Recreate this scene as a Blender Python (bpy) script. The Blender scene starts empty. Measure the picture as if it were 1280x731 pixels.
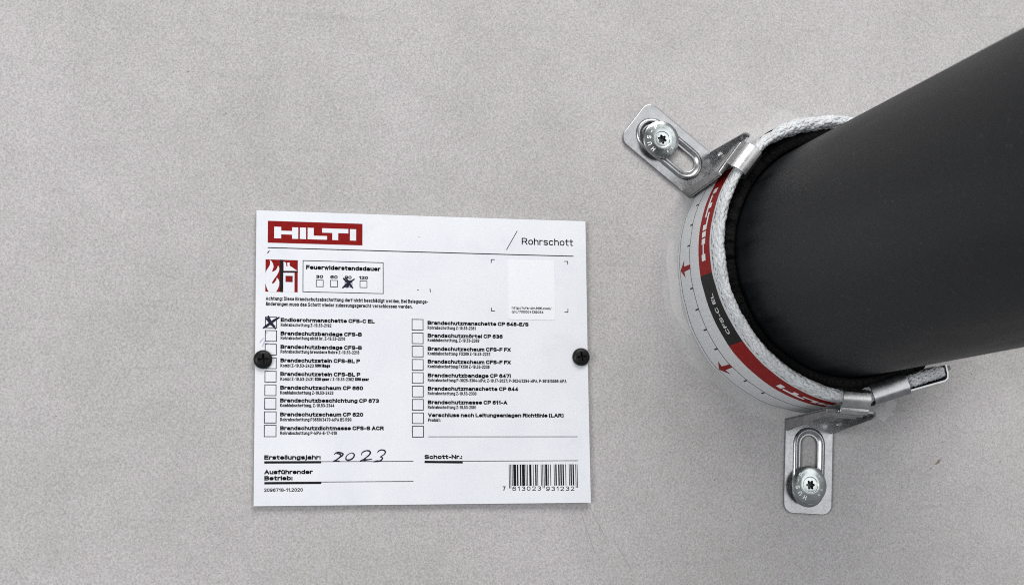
import bpy, bmesh, math, random
from mathutils import Vector, Matrix, noise

# ------------------------------------------------------------------ camera, light
S = 0.001                                   # all measurements below are in millimetres
scene = bpy.context.scene
COL = scene.collection

cam_data = bpy.data.cameras.new('camera')
cam = bpy.data.objects.new('camera', cam_data)
COL.objects.link(cam)
scene.camera = cam
right, down, fwd = (0.968857, -0.2473207, -0.0121923), (0.022169, 0.1356745, -0.9905054), (0.2466267, 0.9593878, 0.136932)
rot = Matrix((right, [-v for v in down], [-v for v in fwd])).transposed()
cam.matrix_world = Matrix.Translation((-0.134385, -0.674650, -0.066668)) @ rot.to_4x4()
cam_data.lens = 56.399
cam_data.sensor_width = 36.0
cam_data.clip_start = 0.01
cam_data.clip_end = 50.0
cam_data.dof.use_dof = True
cam_data.dof.focus_distance = 0.695
cam_data.dof.aperture_fstop = 16.0

world = bpy.data.worlds.new('World')
scene.world = world
world.use_nodes = True
wbg = world.node_tree.nodes['Background']
wbg.inputs['Color'].default_value = (0.93, 0.96, 1.0, 1)
wbg.inputs['Strength'].default_value = 0.25


def area(name, loc, target, size, power, color):
    d = bpy.data.lights.new(name, 'AREA')
    d.shape = 'RECTANGLE'
    d.size, d.size_y = size
    d.energy = power
    d.color = color
    o = bpy.data.objects.new(name, d)
    COL.objects.link(o)
    o.location = loc
    o.rotation_euler = (Vector(target) - Vector(loc)).to_track_quat('-Z', 'Y').to_euler()
    return o


area('ceiling_light', (0.2, -1.15, 1.45), (0.12, 0, 0.05), (1.5, 0.8), 24, (1.0, 0.98, 0.96))
area('room_light', (-1.5, -1.5, -0.12), (0.05, 0, 0.0), (0.8, 0.8), 18, (0.97, 0.98, 1.0))
area('right_front_fill', (1.25, -1.9, 0.5), (0.1, 0, 0.0), (1.2, 1.4), 9, (0.97, 0.985, 1.0))  # soft lamp added at right front to brighten flat metal

vs = scene.view_settings
vs.view_transform = 'Standard'
vs.look = 'None'
vs.exposure = 0.25
vs.gamma = 1.0
vs.use_curve_mapping = False
scene.cycles.pixel_filter_type = 'BLACKMAN_HARRIS'
scene.cycles.filter_width = 1.05
scene.cycles.use_denoising = False


# ------------------------------------------------------------------ helpers
def P(x, z, h=0.0):
    """wall coordinates in mm (x right, z up, h out of the wall) -> metres"""
    return (x * S, -h * S, z * S)


def mesh_obj(name, verts, faces, mat, parent=None, smooth=False, uv=None, fix=True, flat_angle=None):
    me = bpy.data.meshes.new(name)
    me.from_pydata(verts, [], faces)
    if uv:
        lay = me.uv_layers.new(name='UVMap')
        for lp in me.loops:
            lay.data[lp.index].uv = uv[lp.vertex_index]
    if fix:
        bm = bmesh.new()
        bm.from_mesh(me)
        bmesh.ops.recalc_face_normals(bm, faces=bm.faces[:])
        bm.to_mesh(me)
        bm.free()
    if smooth:
        me.polygons.foreach_set('use_smooth', [True] * len(me.polygons))
        if flat_angle:
            me.set_sharp_from_angle(angle=math.radians(flat_angle))
    me.materials.append(mat)
    o = bpy.data.objects.new(name, me)
    COL.objects.link(o)
    if parent:
        o.parent = parent
    return o


def empty(name, label, cat, group=None, loc=(0, 0, 0)):
    o = bpy.data.objects.new(name, None)
    o.empty_display_size = 0.01
    COL.objects.link(o)
    tag(o, label, cat, group)
    return o


def tag(o, label, cat, group=None):
    o['label'] = label
    o['category'] = cat
    if group:
        o['group'] = group


# lettering: a plain grotesque drawn as centre lines (cap height 1, x-height .72) and stroked
def E(x0, y0, x1, y1, a0, a1, p=2.5):
    n = max(3, int(abs(a1 - a0) / 24))
    out = []
    for i in range(n + 1):
        a = math.radians(a0 + (a1 - a0) * i / n)
        c, s = math.cos(a), math.sin(a)
        out.append(((x0 + x1) / 2 + (x1 - x0) / 2 * math.copysign(abs(c) ** (2 / p), c),
                    (y0 + y1) / 2 + (y1 - y0) / 2 * math.copysign(abs(s) ** (2 / p), s)))
    return out


X_ = 0.72
BOWL = E(0, 0, .55, X_, 0, 360)
ARCH = [(0, .44)] + E(0, .16, .52, X_, 150, 0) + [(.52, 0)]
DOTS = [[(.12, .93), (.12, 1.0)], [(.42, .93), (.42, 1.0)]]
GLYPH = {
    'a': (.54, [E(.02, .25, .52, X_, 155, 0) + [(.52, 0)], [(.52, .42), (.24, .42)] + E(0, 0, .44, .42, 95, 270) + [(.3, 0), (.52, .14)]]),
    'b': (.55, [[(0, 1), (0, 0)], BOWL]), 'c': (.52, [E(0, 0, .54, X_, 42, 318)]), 'd': (.55, [[(.55, 1), (.55, 0)], BOWL]),
    'e': (.55, [[(0, .37), (.55, .37)], E(0, 0, .55, X_, 0, 318)]), 'f': (.34, [[(.12, 0), (.12, .8)] + E(.12, .6, .46, 1, 180, 85), [(-.04, .70), (.34, .70)]]),
    'g': (.55, [BOWL, [(.55, X_), (.55, 0)] + E(0, -.28, .55, .2, 0, -150)]), 'h': (.52, [[(0, 0), (0, 1)], ARCH]),
    'i': (0, [[(0, 0), (0, X_)], [(0, .93), (0, 1.0)]]), 'j': (.12, [[(.12, X_), (.12, -.1)] + E(-.2, -.28, .12, 0, 0, -95), [(.12, .93), (.12, 1.0)]]),
    'k': (.5, [[(0, 0), (0, 1)], [(.46, X_), (.02, .3)], [(.18, .44), (.5, 0)]]), 'l': (0, [[(0, 0), (0, 1)]]),
    'm': (.86, [[(0, 0), (0, X_)], [(0, .44)] + E(0, .16, .43, X_, 150, 0) + [(.43, 0)], [(.43, .44)] + E(.43, .16, .86, X_, 150, 0) + [(.86, 0)]]),
    'n': (.52, [[(0, 0), (0, X_)], ARCH]), 'o': (.55, [BOWL]), 'p': (.55, [[(0, -.28), (0, X_)], BOWL]), 'q': (.55, [[(.55, -.28), (.55, X_)], BOWL]),
    'r': (.32, [[(0, 0), (0, X_)], [(0, .44)] + E(0, .2, .5, X_, 150, 72)]), 's': (.5, [E(0, .37, .5, X_, 32, 270) + E(0, 0, .51, .37, 88, -148)]),
    't': (.36, [[(.13, .94), (.13, .15)] + E(.13, 0, .46, .3, 180, 275), [(-.02, .70), (.36, .70)]]),
    'u': (.52, [[(0, X_), (0, .25)] + E(0, 0, .52, .5, 180, 355) + [(.52, X_)], [(.52, .2), (.52, 0)]]),
    'v': (.52, [[(0, X_), (.26, 0), (.52, X_)]]), 'w': (.8, [[(0, X_), (.2, 0), (.4, X_), (.6, 0), (.8, X_)]]), 'z': (.48, [[(0, X_), (.46, X_), (0, 0), (.48, 0)]]),
    'A': (.72, [[(0, 0), (.36, 1), (.72, 0)], [(.13, .33), (.59, .33)]]),
    'B': (.66, [[(0, 0), (0, 1), (.38, 1)] + E(.14, .53, .62, 1, 90, -90) + [(0, .53)], [(.38, .53)] + E(.14, 0, .66, .53, 90, -90) + [(0, 0)]]),
    'C': (.7, [E(0, 0, .72, 1, 40, 320)]), 'D': (.68, [[(0, 0), (0, 1), (.3, 1)] + E(0, 0, .68, 1, 88, -88) + [(.3, 0), (0, 0)]]),
    'E': (.58, [[(.57, 1), (0, 1), (0, 0), (.58, 0)], [(0, .52), (.53, .52)]]), 'F': (.54, [[(.55, 1), (0, 1), (0, 0)], [(0, .5), (.48, .5)]]),
    'H': (.66, [[(0, 0), (0, 1)], [(.66, 0), (.66, 1)], [(0, .52), (.66, .52)]]), 'I': (0, [[(0, 0), (0, 1)]]),
    'K': (.66, [[(0, 0), (0, 1)], [(.63, 1), (.02, .38)], [(.22, .58), (.66, 0)]]), 'L': (.54, [[(0, 1), (0, 0), (.54, 0)]]),
    'M': (.8, [[(0, 0), (0, 1), (.4, .06), (.8, 1), (.8, 0)]]), 'N': (.66, [[(0, 0), (0, 1), (.66, 0), (.66, 1)]]),
    'P': (.64, [[(0, 0), (0, 1), (.38, 1)] + E(.14, .45, .64, 1, 90, -90) + [(0, .45)]]),
    'R': (.66, [[(0, 0), (0, 1), (.38, 1)] + E(.14, .47, .64, 1, 90, -90) + [(0, .47)], [(.4, .47), (.66, 0)]]),
    'S': (.65, [E(0, .51, .63, 1, 30, 270) + E(0, 0, .65, .51, 88, -150)]), 'U': (.64, [[(0, 1), (0, .35)] + E(0, 0, .64, .7, 180, 360) + [(.64, 1)]]),
    'V': (.68, [[(0, 1), (.34, 0), (.68, 1)]]), 'X': (.62, [[(0, 0), (.62, 1)], [(0, 1), (.62, 0)]]), 'Z': (.62, [[(.02, 1), (.6, 1), (0, 0), (.62, 0)]]),
    '0': (.55, [E(0, 0, .55, 1, 0, 360)]), '1': (.3, [[(.02, .78), (.24, 1), (.24, 0)]]), '2': (.55, [E(0, .48, .55, 1, 165, -30) + [(0, 0), (.56, 0)]]),
    '3': (.54, [E(.02, .52, .52, 1, 150, -90), E(0, 0, .55, .52, 90, -150)]), '4': (.58, [[(.42, 0), (.42, 1), (0, .27), (.58, .27)]]),
    '5': (.54, [[(.5, 1), (.08, 1), (.04, .5)] + E(0, 0, .55, .64, 130, -150)]), '6': (.55, [E(0, 0, .55, .62, 0, 360), E(0, 0, .62, 1, 180, 48)]),
    '7': (.54, [[(0, 1), (.54, 1), (.2, 0)]]), '8': (.55, [E(.03, .53, .52, 1, 0, 360), E(0, 0, .55, .53, 0, 360)]), '9': (.55, [E(0, .38, .55, 1, 0, 360), E(-.07, 0, .55, 1, 0, -132)]),
    '.': (0, [[(0, 0), (0, .05)]]), ',': (.03, [[(.03, .05), (0, -.12)]]), ':': (0, [[(0, 0), (0, .05)], [(0, .60), (0, .66)]]),
    ';': (.03, [[(.03, .05), (0, -.12)], [(.03, .60), (.03, .66)]]), '-': (.28, [[(0, .36), (.28, .36)]]), '/': (.3, [[(0, -.05), (.3, 1.03)]]),
    '(': (.16, [E(0, -.2, .4, 1.05, 115, 245)]), ')': (.16, [E(-.24, -.2, .16, 1.05, 65, -65)]),
}
for u_, b_ in (('ä', 'a'), ('ö', 'o'), ('ü', 'u')):
    GLYPH[u_] = (GLYPH[b_][0], GLYPH[b_][1] + DOTS)


def stroke2d(pts, w, vs_, fs):
    """thick line with mitred corners"""
    n = len(pts)
    closed = n > 3 and math.dist(pts[0], pts[-1]) < 1e-6
    if closed:
        pts = pts[:-1]
        n -= 1
    o = len(vs_)
    for i in range(n):
        a = pts[i - 1] if (i or closed) else pts[0]
        c = pts[(i + 1) % n] if (i < n - 1 or closed) else pts[-1]
        b = pts[i]
        d1 = Vector((b[0] - a[0], b[1] - a[1]))
        d2 = Vector((c[0] - b[0], c[1] - b[1]))
        d1 = d1.normalized() if d1.length > 1e-9 else d2.normalized()
        d2 = d2.normalized() if d2.length > 1e-9 else d1
        n1, n2 = Vector((-d1.y, d1.x)), Vector((-d2.y, d2.x))
        mt = n1 + n2
        if mt.length < .25:
            mt = n1.copy()
        mt.normalize()
        k = w / 2 / max(.42, mt.dot(n1))
        e = Vector((0, 0))
        if not closed and i == 0:
            e = d2 * (-w / 2)
        elif not closed and i == n - 1:
            e = d1 * (w / 2)
        vs_.append((b[0] + mt.x * k + e.x, b[1] + mt.y * k + e.y))
        vs_.append((b[0] - mt.x * k + e.x, b[1] - mt.y * k + e.y))
    for i in range(n if closed else n - 1):
        j = (i + 1) % n
        fs.append((o + 2 * i, o + 2 * i + 1, o + 2 * j + 1, o + 2 * j))


def text2d(body, cap, width=None, weight=.15, space=1.0):
    """stroked lettering, baseline at the origin, scaled to a cap height and a width; weight is stem / cap height"""
    w = weight * cap
    ky = cap - w
    gap, blank = .13 * space, .26
    ink_w = sum(blank if ch == ' ' else GLYPH[ch][0] for ch in body) + gap * (len(body) - 1)
    fixed = w * len(body.replace(' ', ''))
    kx = ((width - fixed) / ink_w) if width else ky
    vs_, fs = [], []
    x = 0.0
    for ch in body:
        if ch == ' ':
            x += (blank + gap) * kx
            continue
        gw, strokes = GLYPH[ch]
        for st in strokes:
            stroke2d([(x + w / 2 + a * kx, w / 2 + b * ky) for a, b in st], w, vs_, fs)
        x += gw * kx + w + gap * kx
    return vs_, fs


def plate2d(outer, holes, t, bevel=0.0):
    """flat plate with holes in its own (a, b) plane, thickness t along c from 0"""
    c = bpy.data.curves.new('outline', 'CURVE')
    c.dimensions = '2D'
    c.fill_mode = 'BOTH'
    c.extrude = t / 2 - bevel
    c.bevel_depth = bevel
    c.bevel_resolution = 1
    c.offset = -bevel
    for loop in [outer] + holes:
        sp = c.splines.new('POLY')
        sp.points.add(len(loop) - 1)
        for q, (a, b) in zip(sp.points, loop):
            q.co = (a, b, 0, 1)
        sp.use_cyclic_u = True
    o = bpy.data.objects.new('outline', c)
    COL.objects.link(o)
    bpy.context.view_layer.update()
    dg = bpy.context.evaluated_depsgraph_get()
    me = o.evaluated_get(dg).to_mesh()
    vs_ = [(v.co.x, v.co.y, v.co.z + t / 2) for v in me.vertices]
    fs = [tuple(p.vertices) for p in me.polygons]
    o.evaluated_get(dg).to_mesh_clear()
    bpy.data.objects.remove(o)
    bpy.data.curves.remove(c)
    return vs_, fs


def sweep(profile_rows, closed_u=False, closed_v=False):
    """grid of points rows x cols -> verts, faces"""
    n, m = len(profile_rows), len(profile_rows[0])
    v = [p for r in profile_rows for p in r]
    f = []
    for i in range(n if closed_u else n - 1):
        for j in range(m if closed_v else m - 1):
            a, b = i, (i + 1) % n
            c, d = j, (j + 1) % m
            f.append((a * m + c, a * m + d, b * m + d, b * m + c))
    return v, f


def lerp_table(xs, ys, x):
    if x <= xs[0]:
        return ys[0]
    for i in range(len(xs) - 1):
        if x <= xs[i + 1]:
            t = (x - xs[i]) / (xs[i + 1] - xs[i])
            t = t * t * (3 - 2 * t)
            return ys[i] * (1 - t) + ys[i + 1] * t
    return ys[-1]


# ------------------------------------------------------------------ materials
class NT:
    def __init__(self, name):
        self.mat = bpy.data.materials.new(name)
        self.mat.use_nodes = True
        self.t = self.mat.node_tree
        self.b = self.t.nodes['Principled BSDF']

    def n(self, typ, **kw):
        nd = self.t.nodes.new(typ)
        for k, v in kw.items():
            if hasattr(nd, k) and k not in ('Scale', 'Detail', 'Roughness', 'Distortion'):
                setattr(nd, k, v)
            else:
                nd.inputs[k].default_value = v
        return nd

    def l(self, a, b):
        self.t.links.new(a, b)

    def coords(self, kind='Object'):
        return self.n('ShaderNodeTexCoord').outputs[kind]

    def noise(self, vec, scale, detail=2.0, rough=0.5, dist=0.0):
        nd = self.n('ShaderNodeTexNoise', Scale=scale, Detail=detail, Roughness=rough, Distortion=dist)
        self.l(vec, nd.inputs['Vector'])
        return nd.outputs['Fac']

    def ramp(self, fac, stops):
        r = self.n('ShaderNodeValToRGB')
        e = r.color_ramp.elements
        while len(e) < len(stops):
            e.new(0.5)
        for el, (p, c) in zip(e, stops):
            el.position = p
            el.color = (*c, 1) if len(c) == 3 else c
        self.l(fac, r.inputs['Fac'])
        return r.outputs['Color']

    def math(self, op, a, b=None, c=None, clamp=False):
        nd = self.n('ShaderNodeMath', operation=op, use_clamp=clamp)
        for i, v in enumerate((a, b, c)):
            if v is None:
                continue
            if isinstance(v, (int, float)):
                nd.inputs[i].default_value = v
            else:
                self.l(v, nd.inputs[i])
        return nd.outputs[0]

    def mix(self, fac, a, b, mode='MIX'):
        nd = self.n('ShaderNodeMix', data_type='RGBA', blend_type=mode)
        for sock, v in ((nd.inputs[0], fac), (nd.inputs[6], a), (nd.inputs[7], b)):
            if isinstance(v, (int, float)):
                sock.default_value = v
            elif isinstance(v, tuple):
                sock.default_value = (*v, 1)
            else:
                self.l(v, sock)
        return nd.outputs[2]

    def bump(self, height, strength, dist):
        nd = self.n('ShaderNodeBump')
        nd.inputs['Strength'].default_value = strength
        nd.inputs['Distance'].default_value = dist
        self.l(height, nd.inputs['Height'])
        self.l(nd.outputs['Normal'], self.b.inputs['Normal'])
        return nd

    def set(self, **kw):
        for k, v in kw.items():
            s = self.b.inputs[k.replace('_', ' ')]
            if isinstance(v, (int, float)):
                s.default_value = v
            elif isinstance(v, tuple):
                s.default_value = (*v, 1)
            else:
                self.l(v, s)
        return self


def grey(v):
    return (v, v, v)


# smooth mineral board: fine speckle, soft mottling, smears of filler round the collar
CX, CZ = 181.8, 43.3
m = NT('mineral_board')
co0 = m.coords()
mp = m.n('ShaderNodeMapping')
mp.inputs['Rotation'].default_value = (0.71, 0.43, 0.94)
mp.inputs['Location'].default_value = (0.37, 0.11, 0.23)
m.l(co0, mp.inputs['Vector'])
co = mp.outputs[0]
grain = m.noise(co, 1150, 4.0, 0.75)
fine = m.noise(co, 2600, 2.0, 0.7)
cloud = m.noise(co, 16, 4.0, 0.55)
patch = m.noise(co, 60, 3.0, 0.6)
tint = m.noise(co, 260, 1.0, 0.5)
base = m.ramp(grain, [(0.36, (0.295, 0.280, 0.275)), (0.5, (0.447, 0.429, 0.424)), (0.64, (0.585, 0.565, 0.560))])
base = m.mix(0.35, base, m.ramp(fine, [(0.35, grey(0.33)), (0.7, grey(0.55))]))
base = m.mix(1.0, base, m.ramp(cloud, [(0.3, (0.95, 0.952, 0.938)), (0.7, (1.04, 1.03, 1.045))]), 'MULTIPLY')
base = m.mix(0.7, base, m.ramp(patch, [(0.3, grey(0.95)), (0.7, grey(1.05))]), 'MULTIPLY')
base = m.mix(0.8, base, m.ramp(tint, [(0.35, (0.985, 1.0, 0.975)), (0.65, (1.015, 0.995, 1.01))]), 'MULTIPLY')
mp = m.n('ShaderNodeMapping')
mp.inputs['Rotation'].default_value = (0, math.radians(-58), 0)
mp.inputs['Scale'].default_value = (0.16, 1, 2.2)
m.l(co0, mp.inputs['Vector'])
streak = m.noise(mp.outputs[0], 130, 4.0, 0.6, 0.6)
base = m.mix(0.6, base, m.ramp(streak, [(0.28, grey(0.90)), (0.42, grey(1.0)), (0.62, grey(1.0)), (0.78, grey(1.07))]), 'MULTIPLY')
sep = m.n('ShaderNodeSeparateXYZ')
m.l(co0, sep.inputs[0])
dx = m.math('SUBTRACT', sep.outputs['X'], CX * S)
dz = m.math('SUBTRACT', sep.outputs['Z'], CZ * S)
rr = m.math('SQRT', m.math('ADD', m.math('MULTIPLY', dx, dx), m.math('MULTIPLY', dz, dz)))
rr = m.math('ADD', rr, m.math('MULTIPLY', m.math('SUBTRACT', patch, 0.5), 0.02))
ring = m.ramp(m.math('MULTIPLY', rr, 10.0), [(0.0, grey(1)), (0.715, grey(1)), (0.735, grey(0))])
base = m.mix(m.math('MULTIPLY', ring, 0.32), base, (0.56, 0.565, 0.56))
m.set(Base_Color=base, Roughness=0.82)
m.b.inputs['Specular IOR Level'].default_value = 0.25
hgt = m.math('ADD', m.math('MULTIPLY', grain, 0.7), m.math('MULTIPLY', fine, 0.4))
m.bump(hgt, 0.55, 0.00035)
M_WALL = m.mat

m = NT('white_plastic_sheet')
co = m.coords()
n1 = m.noise(co, 35, 3.0, 0.55)
n2 = m.noise(co, 420, 2.0, 0.5)
n3 = m.noise(co, 55, 6.0, 0.7, 0.8)
wcol = m.mix(1.0, m.ramp(n1, [(0.3, (0.735, 0.753, 0.793)), (0.7, (0.775, 0.793, 0.825))]),
             m.ramp(n3, [(0.55, grey(1.0)), (0.75, (0.93, 0.935, 0.94))]), 'MULTIPLY')
m.set(Base_Color=wcol,
      Roughness=m.ramp(n1, [(0.3, grey(0.36)), (0.7, grey(0.5))]))
m.bump(n2, 0.06, 0.0002)
M_PLATE = m.mat

m = NT('paper_sticker')
m.set(Base_Color=(0.80, 0.815, 0.845), Roughness=0.55)
M_STICKER = m.mat


def ink(name, col, rough=0.45, worn=0.0):
    k = NT(name)
    k.b.inputs['Specular IOR Level'].default_value = 0.15
    c_ = k.coords()
    nn = k.noise(c_, 900, 2.0, 0.6)
    k.set(Base_Color=k.ramp(nn, [(0.3, col), (0.75, tuple(min(1, v * (1.25 + worn) + 0.004) for v in col))]), Roughness=rough)
    return k.mat


M_INK = ink('black_ink', (0.006, 0.006, 0.007))
M_GREYINK = ink('dark_grey_ink', (0.022, 0.023, 0.026))
M_RED = ink('red_ink', (0.20, 0.0022, 0.002), 0.5)
M_PEN = ink('pen_ink', (0.014, 0.013, 0.03), 0.4)
M_SMUDGE = ink('pen_smudge', (0.42, 0.43, 0.52), 0.5)
M_STAIN = ink('brown_stain', (0.20, 0.175, 0.14), 0.8)
M_SCUFF_PATCH = ink('pale_scuff_patch', (0.50, 0.49, 0.485), 0.9)
M_DUSK = ink('grey_scuff', (0.335, 0.325, 0.32), 0.9)
M_SEAL = ink('sealant', (0.47, 0.46, 0.455), 0.8)
M_CRACK = ink('hairline_crack', (0.25, 0.243, 0.238), 0.9)

# black polyethylene pipe: dull sheen, faint scuffs, dust near the collar
m = NT('black_polyethylene')
co = m.coords()
mp = m.n('ShaderNodeMapping')
mp.inputs['Scale'].default_value = (1, 0.12, 1)
m.l(co, mp.inputs['Vector'])
scuff = m.noise(mp.outputs[0], 90, 5.0, 0.65, 0.4)
mp2 = m.n('ShaderNodeMapping')
mp2.inputs['Scale'].default_value = (0.5, 2.2, 0.5)
mp2.inputs['Rotation'].default_value = (0.5, 0.2, 0.3)
m.l(co, mp2.inputs['Vector'])
scratch = m.noise(mp2.outputs[0], 420, 2.0, 0.5, 1.2)
dust = m.noise(co, 700, 1.0, 0.5)
col = m.ramp(scuff, [(0.32, (0.0034, 0.0043, 0.0056)), (0.64, (0.0135, 0.0150, 0.0170))])
col = m.mix(m.ramp(scratch, [(0.61, grey(0)), (0.74, grey(0.5))]), col, (0.03, 0.031, 0.033))
col = m.mix(m.ramp(dust, [(0.765, grey(0)), (0.80, grey(0.5))]), col, (0.13, 0.13, 0.125))
m.set(Base_Color=col, Roughness=m.ramp(scuff, [(0.3, grey(0.44)), (0.7, grey(0.6))]))
m.b.inputs['Specular IOR Level'].default_value = 0.24
m.bump(m.math('ADD', scuff, m.math('MULTIPLY', scratch, 0.4)), 0.10, 0.0005)
M_PIPE = m.mat

m = NT('black_foam')
co = m.coords()
f1 = m.noise(co, 900, 3.0, 0.7)
m.set(Base_Color=m.ramp(f1, [(0.35, grey(0.004)), (0.6, grey(0.012)), (0.72, grey(0.04))]), Roughness=0.9)
m.b.inputs['Specular IOR Level'].default_value = 0.2
m.bump(f1, 0.9, 0.0008)
M_FOAM = m.mat

# woven white wrap: fine slanted hatch of threads under the print
m = NT('woven_white_wrap')
uv = m.coords('UV')
mp = m.n('ShaderNodeMapping')
mp.inputs['Rotation'].default_value = (0, 0, math.radians(28))
m.l(uv, mp.inputs['Vector'])
wv = m.n('ShaderNodeTexWave', wave_type='BANDS', bands_direction='Y')
wv.inputs['Scale'].default_value = 0.33
wv.inputs['Distortion'].default_value = 2.4
wv.inputs['Detail'].default_value = 2.0
wv.inputs['Detail Scale'].default_value = 1.5
m.l(mp.outputs[0], wv.inputs['Vector'])
nz = m.noise(uv, 0.9, 3.0, 0.6)
col = m.ramp(wv.outputs['Fac'], [(0.0, (0.50, 0.515, 0.525)), (0.5, (0.64, 0.65, 0.66)), (1.0, (0.70, 0.71, 0.715))])
col = m.mix(1.0, col, m.ramp(nz, [(0.25, grey(0.80)), (0.7, grey(1.04))]), 'MULTIPLY')
m.set(Base_Color=col, Roughness=0.75)
m.bump(wv.outputs['Fac'], 0.3, 0.0002)
M_WRAP = m.mat

m = NT('glass_fibre_yarn')
co = m.coords()
y1 = m.noise(co, 1300, 3.0, 0.6)
y2 = m.noise(co, 120, 3.0, 0.6)
col = m.ramp(y1, [(0.3, (0.47, 0.49, 0.505)), (0.65, (0.72, 0.735, 0.745))])
col = m.mix(1.0, col, m.ramp(y2, [(0.25, grey(0.8)), (0.65, grey(1.05))]), 'MULTIPLY')
m.set(Base_Color=col, Roughness=0.6)
m.bump(y1, 0.5, 0.0002)
M_YARN = m.mat
m = NT('yarn_core')
m.set(Base_Color=(0.46, 0.475, 0.485), Roughness=0.9)
M_CORE = m.mat


def metal(name, lo, hi, r0, r1, stretch=(1, 1, 1), bump=0.12):
    k = NT(name)
    c_ = k.coords()
    mp_ = k.n('ShaderNodeMapping')
    mp_.inputs['Scale'].default_value = stretch
    k.l(c_, mp_.inputs['Vector'])
    a_ = k.noise(mp_.outputs[0], 170, 4.0, 0.6)
    b_ = k.noise(mp_.outputs[0], 1100, 2.0, 0.5)
    k.set(Base_Color=k.ramp(a_, [(0.3, lo), (0.7, hi)]), Metallic=1.0,
          Roughness=k.ramp(k.math('ADD', k.math('MULTIPLY', a_, 0.6), k.math('MULTIPLY', b_, 0.4)), [(0.3, grey(r0)), (0.7, grey(r1))]))
    k.bump(b_, bump, 0.00015)
    return k.mat


M_STEEL = metal('galvanised_steel', (0.27, 0.275, 0.28), (0.44, 0.44, 0.445), 0.22, 0.38)
M_BRIGHT = metal('bright_sheet_steel', (0.42, 0.42, 0.42), (0.58, 0.575, 0.57), 0.26, 0.42)
M_ZINC = metal('zinc_plated_steel', (0.33, 0.36, 0.355), (0.52, 0.545, 0.535), 0.16, 0.28)
m = NT('glint_painted_letters')
m.set(Base_Color=(0.82, 0.84, 0.84), Metallic=0.25, Roughness=0.5)  # pale colour paints the glint of raised letters on the head
M_EMBOSS = m.mat
m = NT('socket_steel')
m.set(Base_Color=(0.10, 0.105, 0.105), Metallic=1.0, Roughness=0.4)
M_SOCKET = m.mat
m = NT('black_oxide_screw')
co = m.coords()
s1 = m.noise(co, 700, 3.0, 0.6)
m.set(Base_Color=m.ramp(s1, [(0.3, grey(0.004)), (0.7, grey(0.010))]), Roughness=0.42)
m.b.inputs['Specular IOR Level'].default_value = 0.25
m.bump(s1, 0.15, 0.0002)
M_BLACK = m.mat

# ------------------------------------------------------------------ the board (setting)
bx = [(-560, -360), (760, -360), (760, 480), (-560, 480)]
v = [P(x, z, 0) for x, z in bx] + [P(x, z, -60) for x, z in bx]
wall = mesh_obj('wall', v, [(0, 1, 2, 3), (7, 6, 5, 4), (0, 4, 5, 1), (1, 5, 6, 2), (2, 6, 7, 3), (3, 7, 4, 0)], M_WALL)
wall['kind'] = 'structure'


def ribbon(pts, w, h, taper=False, jitter=0.0, seed=1):
    """flat stroke of width w along a polyline, on the plane h"""
    rnd = random.Random(seed)
    n = len(pts)
    rows = []
    for i, (x, z) in enumerate(pts):
        a = pts[max(0, i - 1)]
        b = pts[min(n - 1, i + 1)]
        d = Vector((b[0] - a[0], b[1] - a[1]))
        d.normalize()
        k = w / 2
        if taper:
            k *= 0.45 + 0.55 * math.sin(math.pi * (i + 0.35) / (n - 0.3))
        k *= 1 + rnd.uniform(-jitter, jitter)
        nx, nz_ = -d.y * k, d.x * k
        rows.append([P(x + nx, z + nz_, h), P(x - nx, z - nz_, h)])
    return sweep(rows)


def smooth_path(pts, k=5):
    """Catmull-Rom through the given points"""
    out = []
    n = len(pts)
    for i in range(n - 1):
        p0, p1, p2, p3 = pts[max(0, i - 1)], pts[i], pts[i + 1], pts[min(n - 1, i + 2)]
        for j in range(k):
            t = j / k
            out.append(tuple(0.5 * ((2 * b) + (c_ - a) * t + (2 * a - 5 * b + 4 * c_ - d) * t * t + (3 * b - a - 3 * c_ + d) * t ** 3)
                             for a, b, c_, d in zip(p0, p1, p2, p3)))
    out.append(pts[-1])
    return out


rnd = random.Random(4)
for i, pts in enumerate(([(73.0, -63.5), (75.2, -68.5), (78.0, -73.2), (80.2, -79.0)],
                         [(68.6, -66.0), (72.0, -75.5), (75.0, -83.5)],
                         [(83.5, -78.0), (87.0, -84.5), (91.0, -91.0)])):
    q = smooth_path([(x + rnd.uniform(-.25, .25), z + rnd.uniform(-.25, .25)) for x, z in pts], 6)
    vv, ff = ribbon(q, 0.18, 0.03, True, 0.5, i)
    mesh_obj('hairline_crack', vv, ff, M_CRACK, wall)


def blob(x, z, rx, rz, rot, seed, n=14, h=0.03):
    r_ = random.Random(seed)
    out = []
    for i in range(n):
        a = 2 * math.pi * i / n
        k = r_.uniform(0.55, 1.1)
        u, w = rx * k * math.cos(a), rz * k * math.sin(a)
        out.append(P(x + u * math.cos(rot) - w * math.sin(rot), z + u * math.sin(rot) + w * math.cos(rot), h))
    return out, [tuple(range(n))]


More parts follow.
